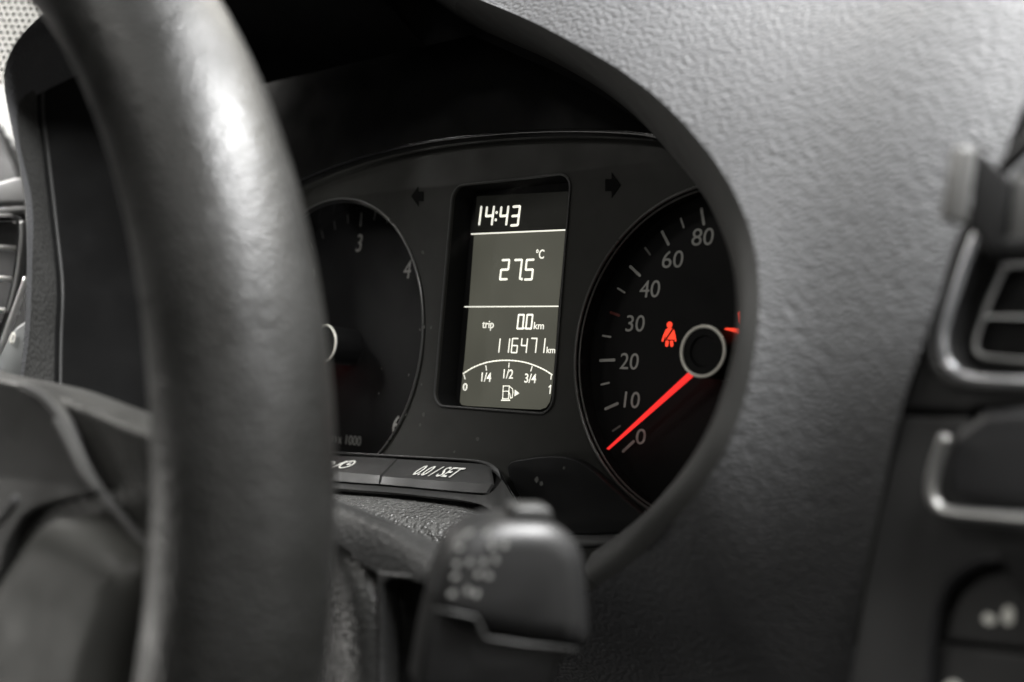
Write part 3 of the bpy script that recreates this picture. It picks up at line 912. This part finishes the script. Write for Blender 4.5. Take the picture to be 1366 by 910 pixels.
link('airbag_cover', wheel_plate([(-160, 860), (-40, 790), (0, 742), (26, 705), (46, 690), (70, 692), (110, 710), (150, 738), (166, 756), (166, 775), (152, 830), (132, 890), (116, 960), (100, 1040), (-160, 1040)], 0.010, 0.026, 0.0075), cover_m, whl, auto=60)
link('spoke_trim', sweep([wp(x, y, 0.006) for x, y in ((-30, 720), (0, 694), (14, 676), (22, 664))], 0.0010, 8, n=16), panel_m, whl)

# ================================================================== CENTRE CONSOLE
PN = Vector((-0.20, -0.06, 1)).normalized()
P0 = Kg(1203, 545, g_pad) - PN * 0.0025
PU = Vector((0, 1, 0)).cross(PN).normalized(); PV = PN.cross(PU)
PB = tri_basis(P0, PU, PV); PBi = PB.inverted()
def cp(px, py, off=0.0):
    d = Vector(np.array([(px - 683) / FPX, -(py - 455) / FPX, -1.0]) @ RM); o = Vector(CAM)
    c0 = P0 + PN * off
    return o + d * ((c0 - o).dot(PN) / d.dot(PN))
def c2(px, py, off=0.0): q = PBi @ cp(px, py, off); return (q.x, q.y)
def cplate(pts, off, depth, bev, n=None, holes=()):
    P = [c2(x, y, off) for x, y in pts]
    H = [[c2(x, y, off) for x, y in h] for h in holes]
    if n: P = [tuple(v[:2]) for v in spline([(*q, 0) for q in P], n, True)]
    return plate(P, H, off, depth, bev, PB, res=3)
con = thing('centre_console', 'dark plastic centre console right of the grained dashboard pad', 'console', P0)
vent_hole = [(1480, 150), (1375, 222), (1330, 275), (1300, 330), (1275, 400), (1262, 450), (1266, 478), (1282, 494), (1310, 502), (1366, 505), (1480, 508)]
link('vent_surround', cplate([(1500, 60), (1418, 95), (1366, 176), (1327, 246), (1288, 316), (1243, 431), (1206, 544), (1290, 548.5), (1304, 541), (1500, 540)], 0.0, 0.006, 0.0008, holes=[vent_hole]), console_m, con, auto=40)
link('panel', cplate([(1204, 556), (1285, 556), (1298, 580), (1500, 580), (1500, 1010), (1112, 1010), (1133, 912), (1151, 802), (1175, 682)], 0.0002, 0.006, 0.0008, holes=[[(1500, 742), (1330, 742), (1296, 750), (1266, 770), (1249, 800), (1240, 840), (1226, 1000), (1500, 1000)]]), console_m, con, auto=40)
link('console_backing', cplate([(1500, 40), (1400, 60), (1200, 540), (1120, 1020), (1500, 1020)], -0.006, 0.002, 0.0), void_m, con, smooth=False)
link('drawer_front', cplate([(1305, 551), (1318, 547), (1500, 547), (1500, 684), (1366, 678), (1290, 670), (1268, 664), (1258, 640), (1262, 610), (1272, 578), (1290, 562)], 0.0030, 0.008, 0.0022, n=70), drawer_m, con, auto=50)
link('drawer_handle', sweep([cp(x, y, 0.0040) for x, y in ((1263, 581), (1252, 610), (1244, 640), (1244, 662), (1254, 679), (1276, 686), (1320, 690), (1366, 694), (1500, 704))], 0.0012, 16, n=60), satin, con, label='curved satin silver pull bar')
# recess with the seat switch
rec = [(1500, 748), (1332, 748), (1300, 756), (1272, 775), (1256, 803), (1248, 842), (1234, 1000), (1500, 1000)]
link('switch_bezel', sweep([cp(x, y, -0.001) for x, y in ((1500, 744), (1332, 745), (1298, 753), (1270, 773), (1253, 802), (1244, 842), (1231, 960))], 0.0012, 10, n=50), drawer_m, con)
swt = link('seat_switch', cplate([(1500, 762), (1336, 762), (1308, 770), (1284, 790), (1268, 816), (1261, 846), (1256, 852), (1366, 866), (1500, 876)], -0.0025, 0.003, 0.0006), console_m, con, auto=40)
link('seat_switch', cplate([(1254, 860), (1366, 874), (1500, 884), (1500, 1000), (1236, 1000)], -0.0025, 0.003, 0.0006), console_m, con, auto=40)
ic = [cplate([(x + 1320, y + 826) for x, y in ((-9, -4), (-3, -8), (2, -5), (8, -2), (6, 6), (-2, 7), (-8, 3))], -0.0022, 0.0002, 0.0, n=20),
      cplate([(x + 1343, y + 821) for x, y in ((-6, -4), (-1, -11), (7, -10), (9, 2), (6, 11), (-2, 12), (-6, 5))], -0.0022, 0.0002, 0.0, n=20)]
link('symbol', merge(ic, 'seat_symbol'), print_white, swt, smooth=False, label='white seat heating symbol')
link('symbol', cplate([(1258, 916), (1268, 908), (1280, 912), (1282, 922), (1260, 924)], -0.0022, 0.0002, 0.0, n=20), print_white, swt, smooth=False)

# centre air vent
ven = thing('air_vent', 'chrome edged air vent in the centre console behind the phone clamp', 'air vent', cp(1366, 420))
trim_px = [(1500, 128), (1376, 212), (1330, 266), (1299, 322), (1272, 398), (1258, 448), (1262, 480), (1280, 499), (1310, 506), (1366, 509), (1500, 512)]
link('chrome_trim', sweep([cp(x, y, 0.0010) for x, y in trim_px], 0.0009, 18, n=90, flat=0.7, up=PN), chrome, ven)
link('outer_trim', sweep([cp(x, y, 0.0004) for x, y in [(1500, 100), (1368, 192), (1318, 252), (1284, 320), (1258, 396), (1245, 450), (1248, 484), (1268, 507), (1300, 515), (1366, 518), (1500, 521)]], 0.0011, 10, n=90), console_m, ven)
link('duct_wall', loft([[cp(x, y, 0.0005) for x, y in trim_px], [cp(x + 22, y - 8, -0.020) for x, y in trim_px]], 80), hood_black, ven)
link('duct_back', cplate([(1500, 120), (1376, 205), (1260, 440), (1262, 500), (1500, 520)], -0.0195, 0.001, 0.0), void_m, ven, smooth=False)
fr_px = [(1500, 352), (1352, 354), (1340, 360), (1328, 384), (1314, 418), (1303, 450), (1302, 466), (1312, 475), (1340, 479), (1366, 481), (1500, 486)]
link('louvre_frame', sweep([cp(x, y, -0.004) for x, y in fr_px], 0.00045, 10, n=80), mat('louvre_grey', (0.32, 0.32, 0.31), 0.4), ven)
link('slat', loft([[cp(1312, 420, -0.005), cp(1366, 421, -0.005), cp(1500, 423, -0.005)], [cp(1311, 424, -0.004), cp(1366, 425, -0.004), cp(1500, 427, -0.004)], [cp(1313, 424, -0.014), cp(1366, 425, -0.014), cp(1500, 427, -0.014)]], 12), MATS['louvre_grey'], ven, auto=40)
link('slat', loft([[cp(1338, 362, -0.005), cp(1366, 362, -0.005), cp(1500, 362, -0.005)], [cp(1338, 365, -0.014), cp(1366, 365, -0.014), cp(1500, 365, -0.014)]], 12), panel_m, ven)

# phone clamp
ph = thing('phone_holder', 'black plastic phone clamp jaw fixed over the chrome air vent', 'phone holder', cp(1310, 260, 0.02))
def extr(poly_px, off, depth, bev, m, name, n=None):
    link(name, cplate(poly_px, off, depth, bev, n), m, ph, auto=40)
def quad3(pts): return [cp(x, y, o) for x, y, o in pts]
# jaw lip, jaw wall and spine as solid slabs
def slab(pts, t, m, name):
    q = quad3(pts)
    nn = (q[1] - q[0]).cross(q[3] - q[0]).normalized()
    if nn.dot(Vector(RM[2])) > 0: nn = -nn
    me = mesh(name, q + [v + nn * t for v in q], [(0, 1, 2, 3), (4, 5, 6, 7)] + [(k, (k + 1) % 4, 4 + (k + 1) % 4, 4 + k) for k in range(4)])
    bm = bmesh.new(); bm.from_mesh(me)
    bmesh.ops.bevel(bm, geom=bm.edges[:], offset=0.0006, segments=3, affect='EDGES', profile=0.5)
    bm.to_mesh(me); bm.free()
    link(name, me, m, ph, auto=40)
slab([(1284, 196, 0.0165), (1305, 197, 0.0140), (1291, 301, 0.0140), (1267, 293, 0.0165)], 0.004, holder_pale, 'jaw_lip')
slab([(1305, 197, 0.0135), (1341, 232, 0.0110), (1323, 338, 0.0110), (1291, 301, 0.0135)], 0.003, holder_m, 'jaw_wall')
slab([(1341, 232, 0.0108), (1353, 240, 0.0085), (1340, 336, 0.0085), (1323, 338, 0.0108)], 0.004, holder_m, 'jaw_spine')
slab([(1353, 236, 0.0080), (1420, 225, 0.0080), (1420, 338, 0.0080), (1341, 336, 0.0080)], 0.006, holder_pale, 'holder_body')
slab([(1322, 340, 0.009), (1420, 336, 0.009), (1420, 352, 0.004), (1322, 346, 0.004)], 0.003, void_m, 'holder_foot')

# ================================================================== LEFT SIDE: vent, light switch, pillar, grille
ZL = 0.03
def lp(px, py, z=ZL): return K(px, py, z)
def fplate(pts, z, depth, bev=0.0, n=None, holes=()):
    """plate on a plane turned to the driver, at the far left of the dash"""
    B = LB(z); Bi = B.inverted(); nn = Vector(B.col[2][:3]); c0 = Vector(B.col[3][:3])
    def f(x, y):
        d = Vector(np.array([(x - 683) / FPX, -(y - 455) / FPX, -1.0]) @ RM); o = Vector(CAM)
        q = Bi @ (o + d * ((c0 - o).dot(nn) / d.dot(nn)))
        return (q.x, q.y)
    P = [f(x, y) for x, y in pts]
    if n: P = [tuple(v[:2]) for v in spline([(*q, 0) for q in P], n, True)]
    return plate(P, [[f(x, y) for x, y in h] for h in holes], 0.0, depth, bev, B)
LNRM = Vector((0.55, 0.05, 0.83)).normalized()
def LB(dep):
    o = Vector(CAM) + dep * Vector(np.array([(20 - 683) / FPX, -(350 - 455) / FPX, -1.0]) @ RM)
    ex = Vector((0, 1, 0)).cross(LNRM).normalized()
    return tri_basis(o, ex, LNRM.cross(ex))
def lf(x, y, dep):
    B = LB(dep); nn = Vector(B.col[2][:3]); c0 = Vector(B.col[3][:3])
    d = Vector(np.array([(x - 683) / FPX, -(y - 455) / FPX, -1.0]) @ RM); o = Vector(CAM)
    return o + d * ((c0 - o).dot(nn) / d.dot(nn))
lv = thing('air_vent', 'air vent with pale slats at the far left of the dashboard', 'air vent', lf(10, 350, 0.46))
DV = 0.455
link('duct_back', fplate([(-60, 270), (40, 270), (40, 480), (-60, 480)], DV + 0.02, 0.001), void_m, lv, smooth=False)
link('vent_frame', sweep([lf(x, y, DV) for x, y in ((-60, 290), (0, 291), (18, 292), (27, 297), (29, 312), (26, 345), (20, 385), (12, 418), (0, 446), (-20, 480))], 0.0018, 10, n=50), gloss_black, lv)
link('frame_side', sweep([lf(x, y, DV) for x, y in ((33, 296), (33, 320), (29, 355), (24, 385), (15, 418))], 0.0022, 10, n=30), chrome if False else soft_black, lv)
for y0, y1 in ((330, 332), (371, 374), (413.5, 417)):
    link('slat', sweep([lf(-60, y0 - 3, DV + 0.006), lf(0, y0, DV + 0.006), lf(24, y1, DV + 0.006)], 0.0010, 8), mat('slat_grey', (0.38, 0.38, 0.37), 0.45), lv)
up = thing('dash_end_panel', 'grey dash end panel above the left air vent', 'trim panel', lf(10, 260, 0.47))
link('panel', fplate([(-60, 252), (0, 241), (18, 236), (34, 236), (40, 268), (34, 273), (0, 273), (-60, 275)], 0.47, 0.01, 0.002), panel_m, up, auto=40)
link('panel_lip', fplate([(-60, 277), (0, 276), (40, 274), (40, 283), (0, 286), (-60, 287)], 0.468, 0.006, 0.001), soft_black, up, auto=40)
lsw = thing('light_switch', 'grey light switch panel printed 0 at lower left edge', 'light switch', lf(15, 470, 0.44))
link('switch_panel', fplate([(-60, 560), (-40, 500), (-4, 468), (22, 436), (40, 425), (40, 480), (28, 505), (0, 520)], 0.445, 0.006, 0.001), switch_m, lsw, auto=40)
link('silver_edge', sweep([lf(x, y, 0.44) for x, y in ((-20, 500), (2, 462), (14, 430), (26, 398), (36, 370))], 0.0013, 8, n=24), satin, lsw)
me = text_mesh('0', 0.0022, 0.0048, 0.1, weight=0.02)
me.transform(Matrix.Translation((0, 0, 0.0002)))
Bz = LB(0.445); Bz.translation = lf(17.5, 451.5, 0.4448)
me.transform(Bz)
link('lettering', me, print_white, lsw, smooth=False)
pil = thing('windscreen_pillar', 'pale grey pillar trim beside the black hood cheek', 'pillar', lf(10, 150, 0.62))
link('pillar_skin', fplate([(-80, 60), (60, 40), (90, 120), (70, 250), (24, 245), (20, 222), (0, 170), (-80, 120)], 0.62, 0.02, 0.003), pillar_m, pil, auto=40)
link('window_seal', fplate([(-80, 120), (0, 178), (20, 226), (26, 246), (-80, 250)], 0.60, 0.01, 0.001), void_m, pil, auto=40)
grl = thing('speaker_grille', 'cream perforated grille at the top left corner', 'speaker grille', lf(20, 20, 0.475))
B = LB(0.475)
# perforated sheet: square cells, each with a round hole
V, F = [], []
pit, rad_ = 0.0031, 0.00105
c00 = B.inverted() @ lf(20, 20, 0.475)
nx, ny = 26, 26
ang = [R(45 * k) for k in range(8)]
for i in range(nx):
    for j in range(ny):
        cx = c00.x + (i - nx * 0.72) * pit + (j % 2) * pit / 2
        cy = c00.y + (j - ny * 0.42) * pit * 0.9
        b0 = len(V)
        hx, hy = pit / 2, pit * 0.45
        sq = [(hx, 0), (hx, hy), (0, hy), (-hx, hy), (-hx, 0), (-hx, -hy), (0, -hy), (hx, -hy)]
        V += [B @ Vector((cx + x, cy + y, 0)) for x, y in sq]
        V += [B @ Vector((cx + rad_ * math.cos(a), cy + rad_ * math.sin(a), 0)) for a in ang]
        V += [B @ Vector((cx + rad_ * math.cos(a), cy + rad_ * math.sin(a), -0.0015)) for a in ang]
        for k in range(8):
            l = (k + 1) % 8
            F.append((b0 + k, b0 + l, b0 + 8 + l, b0 + 8 + k))
            F.append((b0 + 8 + k, b0 + 8 + l, b0 + 16 + l, b0 + 16 + k))
me = bpy.data.meshes.new('sheet'); me.from_pydata([tuple(v) for v in V], [], F)
link('perforated_sheet', me, cream_m, grl, smooth=False)
link('grille_backing', fplate([(-120, -80), (85, -80), (85, 110), (-120, 110)], 0.482, 0.001), void_m, grl, smooth=False)

for o in list(bpy.data.objects):
    if '_o' in o.keys(): del o['_o']
